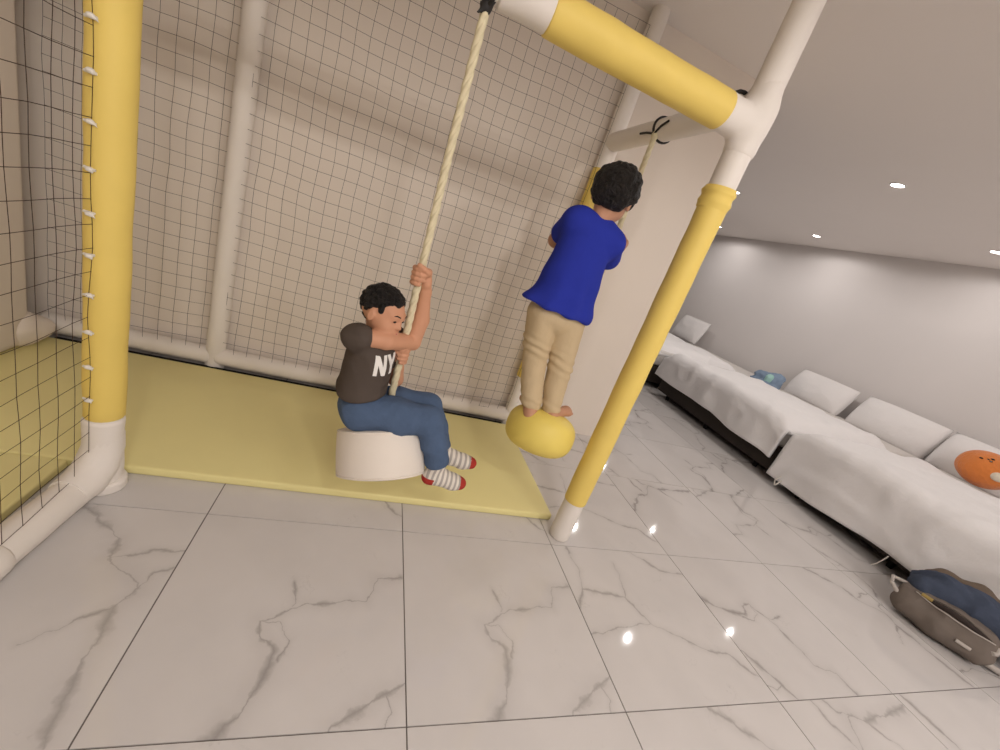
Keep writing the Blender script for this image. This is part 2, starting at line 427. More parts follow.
# ------------------------------------------------------------------ ceiling downlights
LAB = {(4.15, 3.15): 'large bright round ceiling downlight above the beds, nearest of those in view', (6.12, 3.25): 'ceiling downlight near the wall at the right edge of the photo',
       (4.27, 5.24): 'ceiling downlight just beside the top of the yellow post sleeve', (6.15, 5.4): 'ceiling downlight in the middle of the row along the bed wall',
       (4.2, 7.4): 'ceiling downlight at the far end of the room, hidden behind the right yellow post',
       (6.15, 7.55): 'farthest ceiling downlight, peeping out beside the yellow post above the bed wall'}
ring_v, ring_q = lathe_data([(0.048, 0.0), (0.050, -0.008), (0.060, -0.009), (0.064, -0.004), (0.065, 0.0)], 32)
ring_me = pymesh('trim_ring', ring_v, ring_q[:-2]); ring_me.materials.append(M['lamp_trim'])
lens_v, lens_q = lathe_data([(0.049, 0.0), (0.049, -0.003), (0.034, -0.010), (0.005, -0.014)], 32)
lens_me = pymesh('lens', lens_v, lens_q); lens_me.materials.append(M['lamp'])
for (x, y, share) in LIGHTS:
    lab = LAB.get((x, y), 'unseen ceiling downlight, added above the near part of the room')
    t = thing('ceiling_downlight', lab, 'ceiling light', (x, y, HC), 'recessed ceiling downlights')
    obj('trim_ring', ring_me, None, t); obj('lens', lens_me, None, t)
    ld = bpy.data.lights.new('downlight_lamp', 'SPOT'); ld.energy = LIGHT_POWER*share; ld.color = LIGHT_COL
    ld.spot_size = math.radians(178); ld.spot_blend = 0.25; ld.shadow_soft_size = 0.018 if y > 0 else 0.07
    lo = bpy.data.objects.new('lamp', ld); COL.objects.link(lo); lo.parent = t; lo.location = (0, 0, -0.03)

# ------------------------------------------------------------------ play frame
FY, BY, PXL, PXR, PR = 1.62, 2.88, -0.83, 1.245, 0.056
fr = thing('play_frame', 'padded indoor playground frame of white posts with yellow sleeves', 'play frame', (0, 0, 0))
Wp, Yp = M['white_pad'], M['yellow']
def post(x, y, z0, z1, seed): return padded('post', (x, y, z0), (x, y, z1), PR, Wp, fr, 60, 0.002, 9, seed)
def sleeve(par, a, b, r, seed, name='sleeve'):
    return padded(name, a, b, r, Yp, par, 60, 0.0028, 10, seed, 0.006)
lp = post(PXL, FY+.03, 0.0, HC+.012, 1); sleeve(lp, (PXL, FY+.03, .325), (PXL, FY+.03, HC-.02), PR+.004, 1.3)
for z, s in ((0.205, 2.), (0.10, 3.)):                                       # soft padded lower joint
    padded('joint_pad', (PXL, FY+.03, z-.10), (PXL, FY+.03, z+.115), PR+.005, Wp, lp, 16, 0.004, 12, s)
rp = post(PXR, FY, 0.0, HC+.012, 4); sleeve(rp, (PXR, FY, .245), (PXR, FY, 1.845), PR+.0045, 4.2)
# crumpled collar where the sleeve ends
P = lin((PXR, FY, 1.785), (PXR, FY, 1.872), 14)
tube('collar', P, [PR+.007+.005*math.exp(-((i-4)/1.6)**2)+.008*math.exp(-((i-10)/1.5)**2) for i in range(14)], Yp, rp, 24, True, .006, 18, 5)
bl = post(-0.868, BY, 0.0, HC+.012, 6)
br = post(1.255, BY, 0.0, HC+.012, 7); sleeve(br, (1.255, BY, .44), (1.255, BY, 2.02), PR+.004, 7.5)
# rails
padded('rail', (-1.75, BY, .092), (-.88, BY, .092), .058, Wp, fr, 30, .003, 9, 9)
padded('rail', (-.86, BY, .092), (1.25, BY, .092), .058, Wp, fr, 60, .003, 9, 10)
padded('rail', (-.872, 1.20, .07), (-.845, FY-.05, .075), .058, Wp, fr, 20, .003, 9, 11)
padded('rail', (-.895, -.6, .068), (-.873, 1.215, .07), .062, Wp, fr, 50, .003, 9, 12)
# elbow where the side rail meets the post
tube('elbow', [(-.85, FY-.13, .08), (-.842, FY-.06, .085), (-.835, FY+.0, .12), (-.83, FY+.03, .19), (-.83, FY+.03, .25)], [.06, .066, .068, .065, .061], Wp, fr, 20, True, .004, 12, 13)
padded('foot_pad', (PXL, FY+.03, .0), (PXL, FY+.03, .05), PR+.018, Wp, fr, 6, .003, 12, 14)
# beams
BZ, BR = 2.112, .066
fb = padded('beam', (PXL, FY, BZ), (PXR-.03, FY, BZ), BR-.004, Wp, fr, 60, .002, 9, 15)
padded('sleeve', (.335, FY, BZ), (1.095, FY, BZ), BR+.003, Yp, fb, 40, .0028, 10, 16, .006, 24)
padded('joint_pad', (.16, FY, BZ), (.345, FY, BZ), BR-.001, Wp, fb, 16, .004, 12, 17)
sb = padded('beam', (1.255, FY, BZ+.08), (1.255, BY, BZ+.08), .058, Wp, fr, 40, .003, 9, 18)
# sewn cover round the corner joint
sd = SDF((.98, 1.42, 1.88), (1.42, 1.92, 2.36), .008)
sd.cap((PXR, FY, 2.025), (PXR, FY, 2.235), .062, .060, .02).cap((1.09, FY, BZ), (PXR, FY, BZ), .066, .068, .03).cap((1.255, FY+.17, BZ+.08), (1.25, FY, BZ+.06), .058, .062, .03)
sd.cut((1.2, 1.6, 1.992), (0, 0, -1), .01)
sobj('joint_cover', sd, Wp, fr, lambda c: .004*noise.noise(c*14), 2)
tube('strap', [(1.215+.075*math.cos(a), FY+.075+.012*math.sin(2*a), BZ+.06+.062*math.sin(a)) for a in [i*PI/9 for i in range(19)]], .008, M['strap'], fr, 8)

# ------------------------------------------------------------------ mat, gap shade strip, padded panel on the left
def mat_mesh(x0, x1, y0, y1, z1, bev):
    bm = box_bm(x0, x1, y0, y1, 0.001, z1, bev, 3); return bm
MT = .042
mt = thing('floor_mat', 'pale yellow foam play mat lying under the swings', 'mat', (0, 0, 0))
for a, b, c, d in ((-2.6, 1.235, 1.735, 2.795), (-2.6, -.985, -.6, 1.731)):
    smooth(obj('mat_section', mat_mesh(a, b, c, d, MT, .010), M['mat'], mt), math.radians(40))
strip = smooth(obj('gap_shade_strip', box_bm(-1.66, 1.19, 2.797, 2.835, .001, .034, .003), M['black'], mt), math.radians(40))  # black colour stands in for the shade between mat and back rail
strip['label'] = 'black strip standing in for the shaded gap along the back of the mat'
pn = thing('padded_panel', 'cream padded panel standing at the far left behind the side net', 'panel', (-1.9, 2.2, MT))
smooth(obj('panel_body', box_bm(-.30, .235, -2.6, .47, 0.001, HC-MT-.01, .05, 5), M['panel'], pn), math.radians(60))
sd = SDF((.05, .20, -.03), (.48, .74, .48), .01)
sd.ell((.20, .44, .07), (.075, .09, .10), None, .03).ell((.23, .52, .06), (.06, .07, .06), None, .05)
sobj('corner_cushion', sd, M['panel'], pn, lambda c: .004*noise.noise(c*12), 2).location.z = .02

# ------------------------------------------------------------------ nets
def net_mesh(name, org, u, v, nu, nv, sp, r, sag=.0, seed=0., skip=None):
    org = Vector(org); u = Vector(u); v = Vector(v); n = u.cross(v)
    G = {}
    for i in range(nu+1):
        for j in range(nv+1):
            p = org+u*(i*sp)+v*(j*sp); q = Vector((i*.31+seed, j*.31, seed))
            p = p+n*(noise.noise(q)*.008)+u*(noise.noise(q+Vector((9, 3, 1)))*.010)+v*(noise.noise(q+Vector((2, 8, 5)))*.010 - sag*math.sin(PI*i/nu))
            G[i, j] = p
    V = []; F = []
    def strand(pts):
        a, q = tube_data(pts, r, 4, False); o = len(V); V.extend(a); F.extend(tuple(k+o for k in f) for f in q)
    for i in range(nu+1): strand([G[i, j] for j in range(nv+1)])
    for j in range(nv+1): strand([G[i, j] for i in range(nu+1)])
    # knots where the cords cross
    for (i, j), p in G.items():
        o = len(V); k = r*1.9
        V.extend([tuple(p+u*k), tuple(p-u*k), tuple(p+v*k), tuple(p-v*k), tuple(p+n*k), tuple(p-n*k)])
        F.extend([(o, o+2, o+4), (o+2, o+1, o+4), (o+1, o+3, o+4), (o+3, o, o+4), (o+2, o, o+5), (o+1, o+2, o+5), (o+3, o+1, o+5), (o, o+3, o+5)])
    return pymesh(name, V, F)
X1, Z1 = (1, 0, 0), (0, 0, 1)
NP = .075
t = thing('safety_net', 'wide brown cord net tied along the back behind both swings', 'net', (0, 0, 0), 'cord safety nets of the play frame')
obj('mesh_cords', net_mesh('mesh_cords', (-.83, BY-.035, .135), X1, Z1, 27, 36, NP, .0010, .02, 1.), M['net'], t)
t = thing('safety_net', 'narrow brown cord net between white back post and far left panel', 'net', (0, 0, 0), 'cord safety nets of the play frame')
obj('mesh_cords', net_mesh('mesh_cords', (-1.70, BY-.035, .135), X1, Z1, 11, 36, NP, .0010, .01, 5.), M['net'], t)
t = thing('safety_net', 'brown cord side net tied to the left yellow post, nearest the camera', 'net', (0, 0, 0), 'cord safety nets of the play frame')
obj('mesh_cords', net_mesh('mesh_cords', (-.842, FY-.035, .135), (0, -1, 0), Z1, 28, 37, NP, .0010, .008, 9.), M['net'], t)
for k in range(20):
    z = .42+.129*k
    if z > HC-.1: break
    V = []; Q = []
    o_ = tube('tie_knot', [(PXL-.012+(PR+.008)*math.cos(a), FY+.03+(PR+.008)*math.sin(a), z+.004*math.sin(a*2+k)) for a in [-PI*.60+i*PI*.03 for i in range(6)]] + [], .0042, M['tie'], t, 6)
    sd = SDF((-.885, FY-.065, z-.025), (-.80, FY-.005, z+.025), .004)
    sd.ell((-.845, FY-.037, z), (.012, .010, .008), None, .004).cap((-.845, FY-.037, z), (-.832+.006*math.sin(k*3), FY-.04, z-.008), .004, .003, .004)
    sobj('tie_end', sd, M['tie'], o_, None, 1)

# ------------------------------------------------------------------ swings
def rope_mesh(name, pts, r, mat, parent, twist=60, n=90):
    """laid rope: two strands round each other"""
    P = [Vector(p) for p in pts]; seg = len(P)-1
    def at(t):
        f = t*seg; i = min(int(f), seg-1); return P[i].lerp(P[i+1], f-i)
    C = [at(i/(n-1)) for i in range(n)]; C, F = frames(C); V = []; Q = []
    for s in (0, PI*2/3, PI*4/3):
        L = [c+(a*math.cos(twist*i/n+s)+b*math.sin(twist*i/n+s))*r*.34 for i, (c, (tt, a, b)) in enumerate(zip(C, F))]
        v, q = tube_data(L, r*.70, 8); o = len(V); V += v; Q += [tuple(k+o for k in f) for f in q]
    return smooth(obj(name, pymesh(name, V, Q), mat, parent), math.radians(60))

# white drum swing
ROPE1 = [(.135, FY, 2.045), (.140, FY, 1.60), (.150, FY-.005, 1.17), (.160, FY-.004, .83), (.170, FY+.01, .45)]
sw = thing('drum_swing', 'white round drum swing hanging on a cream rope, child sitting on it', 'swing', (.185, 1.60, .385))
def rel(p, o): return tuple(Vector(p)-o.location)
TL = Vector((0, 0, 1)).rotation_difference(Vector((-.188, .44, .878))).to_matrix().to_4x4()
r0, hh = .188, .100
prof = [(.001, -hh), (r0-.02, -hh), (r0-.006, -hh+.006), (r0, -hh+.02), (r0+.002, 0), (r0, hh-.02), (r0-.006, hh-.006), (r0-.02, hh), (.001, hh)]
V, Q = lathe_data(prof, 56, TL); smooth(obj('seat_drum', pymesh('seat_drum', V, Q), M['seat'], sw), math.radians(50))
for s in (-1, 1):
    pp = [tuple(TL @ Vector(((r0-.004)*math.cos(a), (r0-.004)*math.sin(a), s*(hh-.008)))) for a in [i*2*PI/56 for i in range(57)]]
    tube('seam', pp, .004, M['seat'], sw, 6)
rope_mesh('rope', [rel(p, sw) for p in ROPE1], .0150, M['rope'], sw, 70, 120)
tube('strap', [rel((.135+.012*math.sin(a*2), FY+.072*math.sin(a), BZ+.072*math.cos(a)), sw) for a in [i*PI/12 for i in range(25)]], .007, M['strap'], sw, 8)
kq = Vector(rel((.135, FY, 2.04), sw))
sd = SDF(kq-Vector((.05, .06, .06)), kq+Vector((.06, .06, .06)), .005); sd.ell(kq, (.020, .022, .026), None, .01).cap(kq, kq+Vector((.026, -.02, .02)), .008, .005, .01).cap(kq, kq+Vector((-.022, -.015, -.03)), .008, .005, .01)
sobj('strap_knot', sd, M['strap'], sw, None, 1)

# yellow disc swing
KN = Vector((1.215, 2.28, 2.150)); DC = Vector((.985, 1.80, .528)); UPV = (KN-DC).normalized()
d2 = thing('disc_swing', 'yellow round disc swing on a rope, boy in blue standing on it', 'swing', DC)
q = Vector((0, 0, 1)).rotation_difference(UPV).to_matrix().to_4x4()
r1, h1 = .188, .124
prof = [(max(.001, r1*abs(math.cos(a))**.72), h1*math.copysign(abs(math.sin(a))**.8, math.sin(a))) for a in [-PI/2+i*PI/24 for i in range(25)]]
V, Q = lathe_data(prof, 56, q); smooth(obj('seat_disc', pymesh('seat_disc', V, Q), M['disc'], d2), math.radians(50))
rope_mesh('rope', [rel(DC+UPV*.05, d2), rel(DC.lerp(KN, .5), d2), rel(KN, d2)], .0150, M['rope'], d2, 70, 120)
tube('strap', [rel((1.255+.062*math.sin(a), 2.29+.012*math.cos(a), BZ+.08+.062*math.cos(a)), d2) for a in [i*PI/12 for i in range(25)]], .007, M['strap'], d2, 8)
tube('strap_tail', [rel(p, d2) for p in [(1.198, 2.42, 2.170), (1.196, 2.35, 2.165), (1.205, 2.28, 2.155), (1.194, 2.22, 2.180), (1.192, 2.16, 2.195)]], .006, M['strap'], d2, 8)
kk = KN-DC
sd = SDF(kk-Vector((.05, .05, .06)), kk+Vector((.05, .05, .05)), .005); sd.ell(kk, (.02, .022, .026), None, .01); sobj('strap_knot', sd, M['rope'], d2, None, 1)

# ------------------------------------------------------------------ people
def basis(fwd, up=(0, 0, 1)):
    f = Vector(fwd).normalized(); r = f.cross(Vector(up)).normalized(); u = r.cross(f)
    return np.array([[f.x, r.x, u.x], [f.y, r.y, u.y], [f.z, r.z, u.z]])       # columns: forward, right, up

def add_hand(sd, wrist, dirv, palm_n, grip, s=1.0, side=1):
    """palm and five fingers; dirv = wrist->knuckles, palm_n = way the palm looks; grip 0..1 curls the fingers. side=+1: thumb lies on dirv x palm_n"""
    d = Vector(dirv).normalized(); n = Vector(palm_n); n = (n-d*n.dot(d)).normalized(); w = d.cross(n)*side
    W0 = Vector(wrist)
    pal = .052*s
    for o_ in (-.016, 0, .016):
        sd.cap(W0+w*o_*.6*s, W0+d*pal+w*o_*s, .0115*s, .011*s, .010)
    lens = [(.018, .036), (.006, .041), (-.006, .038), (-.018, .030)]
    for o_, L in lens:
        p = W0+d*pal+w*o_*s*1.05; dirc = d; seglen = [L*.5*s, L*.34*s, L*.28*s]; ang = 0
        for k_, sl in enumerate(seglen):
            ang = grip*(1.15 if k_ == 0 else 1.45)
            dirc = (dirc*math.cos(ang)+(n*math.cos(0) if True else n)*0) if False else dirc
            perp = w.cross(dirc)*side
            # turn dirc towards the palm normal about w
            cur = dirc; tgt = (n if k_ == 0 else perp_prev)
            nd = cur*math.cos(ang)+tgt*math.sin(ang); perp_prev = tgt*math.cos(ang)-cur*math.sin(ang)
            dirc = nd.normalized(); q_ = p+dirc*sl
            sd.cap(p, q_, .0078*s, .0072*s, .004); p = q_
    # thumb leaves the side of the palm near its base
    b = W0+d*.014*s+w*.016*s; m_ = b+(d*.55+w*.55+n*.35).normalized()*.024*s; e = m_+(d*.55-w*.35*grip+n*.75*grip+d*.2).normalized()*.024*s
    sd.cap(b, m_, .0105*s, .009*s, .008).cap(m_, e, .009*s, .0078*s, .005)

def add_fist(sd, rp, rd, out, wrist, s=1.0, turn=1):
    """hand closed round a rope: rp on the rope, rd along it (little finger -> index), out = rope towards the palm heel"""
    rp = Vector(rp); rd = Vector(rd).normalized(); o = Vector(out); o = (o-rd*o.dot(rd)).normalized(); t = rd.cross(o)*turn
    for z_ in (-.022, -.007, .008, .022):
        sd.cap(rp+o*.024*s+rd*z_*s-t*.012*s, rp+o*.020*s+rd*z_*s+t*.014*s, .0125*s, .0110*s, .006)
    sd.cap(rp+o*.028*s-rd*.012*s-t*.006*s, Vector(wrist), .018*s, .021*s, .015)
    for z_, L_, r_ in ((-.025, 3.9, .0074), (-.0085, 4.4, .0082), (.0085, 4.5, .0084), (.0255, 4.2, .0080)):
        pts = []
        for i_ in range(8):
            a = .35+L_*i_/7; rad = (.0245-.0015*i_/7)*s
            pts.append(rp+rd*z_*s+(o*math.cos(a)+t*math.sin(a))*rad)
        sd.chain(pts, [r_*s]*8, .003)
    pts = [rp+rd*(.010+.010*i_)*s+(o*math.cos(-.3-.75*i_)+t*math.sin(-.3-.75*i_))*(.027+.003*(i_ == 1))*s for i_ in range(4)]
    sd.chain(pts, [.0115*s, .0105*s, .0095*s, .008*s], .005)

def add_head(sd, c, Bm, s=1.0):
    """skull, jaw, face, ears in a head frame (forward, right, up); s=1: head about 0.195 m high"""
    P = lambda f, r, u: tuple(np.array(c)+Bm @ (np.array([f, r, u])*s))
    E = lambda f, r, u, rad, k: sd.ell(P(f, r, u), np.array(rad)*s, Bm, k)
    E(-.008, 0, .018, (.090, .075, .082), .02)               # cranium
    E(.026, 0, -.030, (.058, .058, .062), .03)               # face
    E(.048, 0, -.072, (.024, .028, .020), .03)               # chin
    for r_ in (-1, 1):
        E(.048, .030*r_, -.034, (.026, .025, .024), .02)     # cheek
        E(-.004, .077*r_, -.012, (.016, .009, .025), .006)   # ear
        sd.ell(P(.000, .087*r_, -.010), np.array((.008, .005, .013))*s, Bm, .004, sub=True)
        sd.ell(P(.086, .030*r_, .002), np.array((.014, .018, .010))*s, Bm, .012, sub=True)    # eye socket
        E(.072, .030*r_, .002, (.010, .0135, .009), .003)    # eyelid globe
    E(.066, 0, .022, (.022, .050, .012), .02)                # brow
    sd.cap(P(.080, 0, .004), P(.094, 0, -.022), .006*s, .009*s, .010)                      # nose
    for r_ in (-1, 1): E(.088, .009*r_, -.025, (.007, .006, .005), .005)
    E(.080, 0, -.047, (.010, .020, .006), .010); E(.078, 0, -.056, (.010, .016, .006), .008)
    return P

def face_parts(P, Bm, par, s, skin):
    for r_ in (-1, 1):
        sd = SDF(np.array(P(.082, .030*r_, .002))-.022, np.array(P(.082, .030*r_, .002))+.022, .002)
        sd.ell(P(.0785, .0305*r_, .001), np.array((.0065, .0105, .0062))*s, Bm, 0); sobj('eye', sd, M['eye'], par, None, 1)
        sd = SDF(np.array(P(.084, .031*r_, .02))-.03, np.array(P(.084, .031*r_, .02))+.03, .0025)
        sd.cap(P(.0885, .016*r_, .0225), P(.083, .036*r_, .0270), .0034*s, .003*s, .002).cap(P(.083, .036*r_, .0270), P(.074, .048*r_, .0225), .003*s, .002*s, .002)
        sobj('eyebrow', sd, M['hair'], par, None, 1)
    sd = SDF(np.array(P(.086, 0, -.05))-.03, np.array(P(.086, 0, -.05))+.03, .0025)
    sd.cap(P(.0865, -.013, -.050), P(.0905, 0, -.0505), .0032*s, .0042*s, .003).cap(P(.0905, 0, -.0505), P(.0865, .013, -.050), .0042*s, .0032*s, .003)
    sobj('lips', sd, M['lips'], par, None, 1)

def add_hair(c, Bm, s, par, curl=.012, n=520, seed=3, res=.0045, low=-.045, hairline=.055, vol=1.0, fz=0.0):
    P = lambda f, r, u: np.array(c)+Bm @ (np.array([f, r, u])*s)
    R_ = .135*s
    sd = SDF(np.array(c)-R_, np.array(c)+R_, res); rr = np.random.default_rng(seed)
    sd.ell(P(-.014, 0, .030), np.array((.094, .082, .082))*s*vol, Bm, .01)
    for _ in range(n):
        v = rr.normal(size=3); v /= np.linalg.norm(v)
        f, r, u = v*np.array((.096, .085, .088))*vol+np.array((-.014, 0, .028))
        if f > .030+ (.045 if u > .085 else 0) and u < .062: continue
        if u < low+ (0.05 if f > -.02 else 0): continue
        sd.ell(P(f, r, u), np.array([curl, curl, curl])*rr.uniform(.7, 1.25)*s*(1+fz*(rr.random() < .25)), None, .004)
    # open the face and neck
    sd.ell(P(.105, 0, -.035), np.array((.085, .085, .095))*s, Bm, .012, sub=True)
    sd.ell(P(.01, .088, -.022), np.array((.032, .020, .034))*s, Bm, .008, sub=True); sd.ell(P(.01, -.088, -.022), np.array((.032, .020, .034))*s, Bm, .008, sub=True)
    sd.cut(P(-.05, 0, low-.012), Bm @ np.array([.25, 0, -1.0]), .012)
    return sobj('hair', sd, M['hair'], par, None, 1)

def fold(amp, fr_, seed, stretch=(1, 1, 1)):
    s_ = Vector((seed, seed*1.3, seed*.5))
    def f(c):
        q_ = Vector((c.x*stretch[0], c.y*stretch[1], c.z*stretch[2]))*fr_+s_
        return amp*(1-abs(noise.noise(q_))*3.2)+amp*.5*noise.noise(q_*2.1)
    return f

# ---- child on the drum swing
p1 = thing('person', 'child in dark grey shirt and jeans sitting on the white drum swing', 'person', (0, 0, 0))
hc = (.052, 1.592, .995); HB = basis((.82, -.55, -.12), (.10, .05, 1)); hs = .93
bs = SDF((-.16, 1.36, .24), (.72, 1.86, 1.24), .0046)
HP = add_head(bs, hc, HB, hs)
nS = (-.022, 1.518, .905); fS = (.115, 1.690, .878)
nE = (.192, 1.645, .893); nW = (.188, 1.642, 1.108)
fE = (.172, 1.705, .690); fW = (.132, 1.662, .800)
bs.cap((.030, 1.615, .86), (.045, 1.605, .95), .040, .036, .03)                # neck
bs.ell((.045, 1.615, .80), (.075, .095, .10), None, .03).ell((.05, 1.62, .64), (.075, .095, .08), None, .03)
bs.cap((-.015, 1.56, .88), fS, .034, .036, .03)
bs.chain([nS, (.085, 1.532, .908), nE, (.200, 1.660, .99), nW], [.033, .034, .034, .038, .024], .008)
bs.chain([fS, fE, (.158, 1.690, .75), fW], [.036, .030, .029, .021], .02)
add_fist(bs, (.151, FY-.006, 1.165), (-.03, 0, 1), (.75, .45, 0), nW, 1.12, 1)
add_fist(bs, (.160, FY-.004, .835), (.0, 0, 1), (-.85, .45, 0), fW, 1.0, -1)
# legs run on inside the jeans
nH, nK, nA = (.07, 1.555, .585), (.325, 1.535, .610), (.425, 1.535, .405)
fH, fK, fA = (.07, 1.685, .560), (.345, 1.690, .595), (.470, 1.690, .385)
for h_, k_, a_ in ((nH, nK, nA), (fH, fK, fA)): bs.chain([h_, k_, a_], [.055, .042, .030], .02)
sobj('body', bs, M['skin1'], p1, None, 1)
face_parts(HP, HB, p1, hs, M['skin1'])
add_hair(hc, HB, hs, p1, .009, 420, 5, .0042, -.045, .055, .93)
# shirt
ts = SDF((-.18, 1.38, .54), (.34, 1.86, 1.02), .006)
ts.ell((.042, 1.61, .715), (.092, .112, .15), None, .03).ell((.046, 1.615, .805), (.090, .112, .105), None, .04).ell((.038, 1.615, .645), (.090, .115, .06), None, .05)
ts.cap((-.022, 1.548, .888), fS, .046, .047, .05)
ts.cap((-.030, 1.535, .893), (-.002, 1.516, .906), .044, .046, .03).cap(fS, tuple(Vector(fS).lerp(Vector(fE), .45)), .047, .050, .03)
ts.cut((-.02, 1.6, .632), (.22, 0, -1), .01)
e_ = Vector(nS).lerp(Vector(nE), .50); 
ts.ell((.052, 1.603, .960), (.046, .046, .05), None, .012, sub=True)
shirt = sobj('shirt', ts, M['tee'], p1, fold(.0035, 9, 2.0, (1, 1, 1.6)), 2)
# printed letters on the chest, laid on the cloth
bmt = bmesh.new(); bmt.from_mesh(shirt.data); tree = BVHTree.FromBMesh(bmt); bmt.free()
def letters(strokes, org, right, up, inw, name, mat, par):
    V = []; Q = []
    for (a, b, w) in strokes:
        a = Vector(a); b = Vector(b); d = (b-a); nrm = Vector((-d.y, d.x)).normalized()*w if name != 'x' else None
        nn = 8; hw = Vector((w, 0))
        for i in range(nn+1):
            for s_ in (-1, 0, 1):
                p = a.lerp(b, i/nn)+hw*s_*.5
                w3 = org+right*p.x+up*p.y
                hit = tree.ray_cast(w3-inw*.3, inw)
                V.append(tuple((hit[0] if hit[0] is not None else w3)-inw*.0025))
        o = len(V)-3*(nn+1)
        for i in range(nn):
            for s_ in (0, 1): Q.append((o+i*3+s_, o+i*3+s_+1, o+i*3+s_+4, o+i*3+s_+3))
    ob = obj(name, pymesh(name, V, Q), mat, par); m_ = ob.modifiers.new('thick', 'SOLIDIFY'); m_.thickness = .0015; m_.offset = 0
    return ob
inw = Vector((-.45, .88, .10)).normalized(); rt = Vector((.88, .45, 0)).normalized(); upv = rt.cross(-inw).normalized()
if upv.z < 0: upv = -upv
org = Vector((.070, 1.50, .772))
N_ = [((0, 0), (.002, .076), .015), ((.004, .074), (.034, .002), .017), ((.036, 0), (.038, .076), .015)]
Y_ = [((.056, .076), (.074, .034), .015), ((.092, .076), (.075, .034), .015), ((.074, 0), (.074, .038), .015)]
letters(N_+Y_, org, rt, upv, inw, 'shirt_print', M['print'], p1)
# jeans
js = SDF((-.16, 1.40, .30), (.64, 1.84, .74), .006)
js.ell((.055, 1.62, .580), (.092, .122, .080), None, .03)
js.chain([(.06, 1.56, .580), (.20, 1.548, .592), nK], [.080, .076, .062], .03)
js.chain([(.06, 1.68, .560), (.20, 1.688, .575), fK], [.078, .075, .062], .03)
js.chain([nK, (.378, 1.535, .51), (.420, 1.535, .418)], [.060, .054, .052], .015)
js.chain([fK, (.41, 1.69, .49), (.458, 1.69, .405)], [.060, .053, .050], .015)
js.cut((.43, 1.6, .400), (.22, 0, -1), .006)
sobj('jeans', js, M['jeans'], p1, fold(.004, 10, 6.0, (.8, 1, 1)), 2)
# socks with striped feet, red toes and heels
def sock(an, toe, par, s=1.0, drop=.055):
    an = Vector(an); toe = Vector(toe); heel = an+Vector((-.018, 0, -drop)); ball = heel.lerp(toe, .72)
    lo = Vector((min(an.x, toe.x)-.08, an.y-.07, min(heel.z, toe.z)-.06)); hi = Vector((max(an.x, toe.x)+.08, an.y+.07, an.z+.05))
    sd = SDF(lo, hi, .0045)
    sd.chain([an+Vector((-.012, 0, .03)), an, heel+Vector((.01, 0, .006))], [.036, .037, .034], .02)
    sd.chain([heel, heel.lerp(toe, .4)+Vector((0, 0, .010)), ball, toe], [.033, .037, .036, .026], .02)
    sd.cap(ball+Vector((0, .014, 0)), toe+Vector((-.01, .014, 0)), .028, .023, .015).cap(ball+Vector((0, -.012, 0)), toe+Vector((-.008, -.010, 0)), .028, .023, .015)
    o = sobj('sock', sd, M['sock'], par, None, 2)
    me = o.data; me.materials.append(M['sock_red']); ax = (toe-heel).normalized(); L = (toe-heel).length
    at = me.attributes.new('along', 'FLOAT', 'POINT')
    at.data.foreach_set('value', [((v.co-heel).dot(ax)/L*.35 + (v.co.z-heel.z)*-.6*0) for v in me.vertices])
    for p in me.polygons:
        t_ = (p.center-heel).dot(ax)/L
        if t_ > .93 or (t_ < .12 and p.center.z < heel.z+.012): p.material_index = 1
    return o
sock(nA, (.560, 1.535, .318), p1, 1, .075); sock(fA, (.635, 1.69, .335), p1, 1, .04)

# ---- boy on the disc swing
p2 = thing('person', 'boy in blue shirt and khaki trousers standing on the yellow disc, back turned', 'person', (0, 0, 0))
h2 = (.918, 1.875, 1.722); HB2 = basis((.62, .76, -.30), (0.06, .0, 1)); s2 = 1.13
b2 = SDF((.56, 1.56, .56), (1.30, 2.34, 1.92), .0060)
HP2 = add_head(b2, h2, HB2, s2)
LS, RS = Vector((.785, 1.890, 1.575)), Vector((.990, 1.855, 1.535))
LE, RE = Vector((.790, 2.04, 1.47)), Vector((1.070, 1.985, 1.455))
RP = lambda z: DC+UPV*((z-DC.z)/UPV.z)            # rope at height z
gl, gr = RP(1.52), RP(1.60)
LW = gl+Vector((-.055, -.075, -.02)); RW = gr+Vector((.015, -.085, -.03))
b2.cap((.880, 1.870, 1.58), (.905, 1.872, 1.68), .046, .042, .03)
b2.ell((.862, 1.868, 1.44), (.115, .085, .15), None, .03).ell((.85, 1.845, 1.20), (.11, .085, .14), None, .04)
b2.cap(LS, RS, .045, .045, .03)
b2.chain([LS, LE, LW], [.043, .036, .024], .02).chain([RS, RE, RW], [.043, .037, .024], .02)
add_hand(b2, LW, gl-LW+Vector((-.02, .02, .01)), (.6, -.25, .1), .85, 1.05, 1)
add_hand(b2, RW, gr-RW+Vector((.02, .02, .01)), (-.6, -.25, .1), .85, 1.05, -1)
LH, RH = (.795, 1.845, 1.12), (.915, 1.845, 1.12)
LK, RK = (.830, 1.850, .890), (.962, 1.820, .905)
LA, RA = (.868, 1.770, .668), (.980, 1.750, .660)
for a, b, c in ((LH, LK, LA), (RH, RK, RA)): b2.chain([a, b, c], [.065, .050, .033], .02)
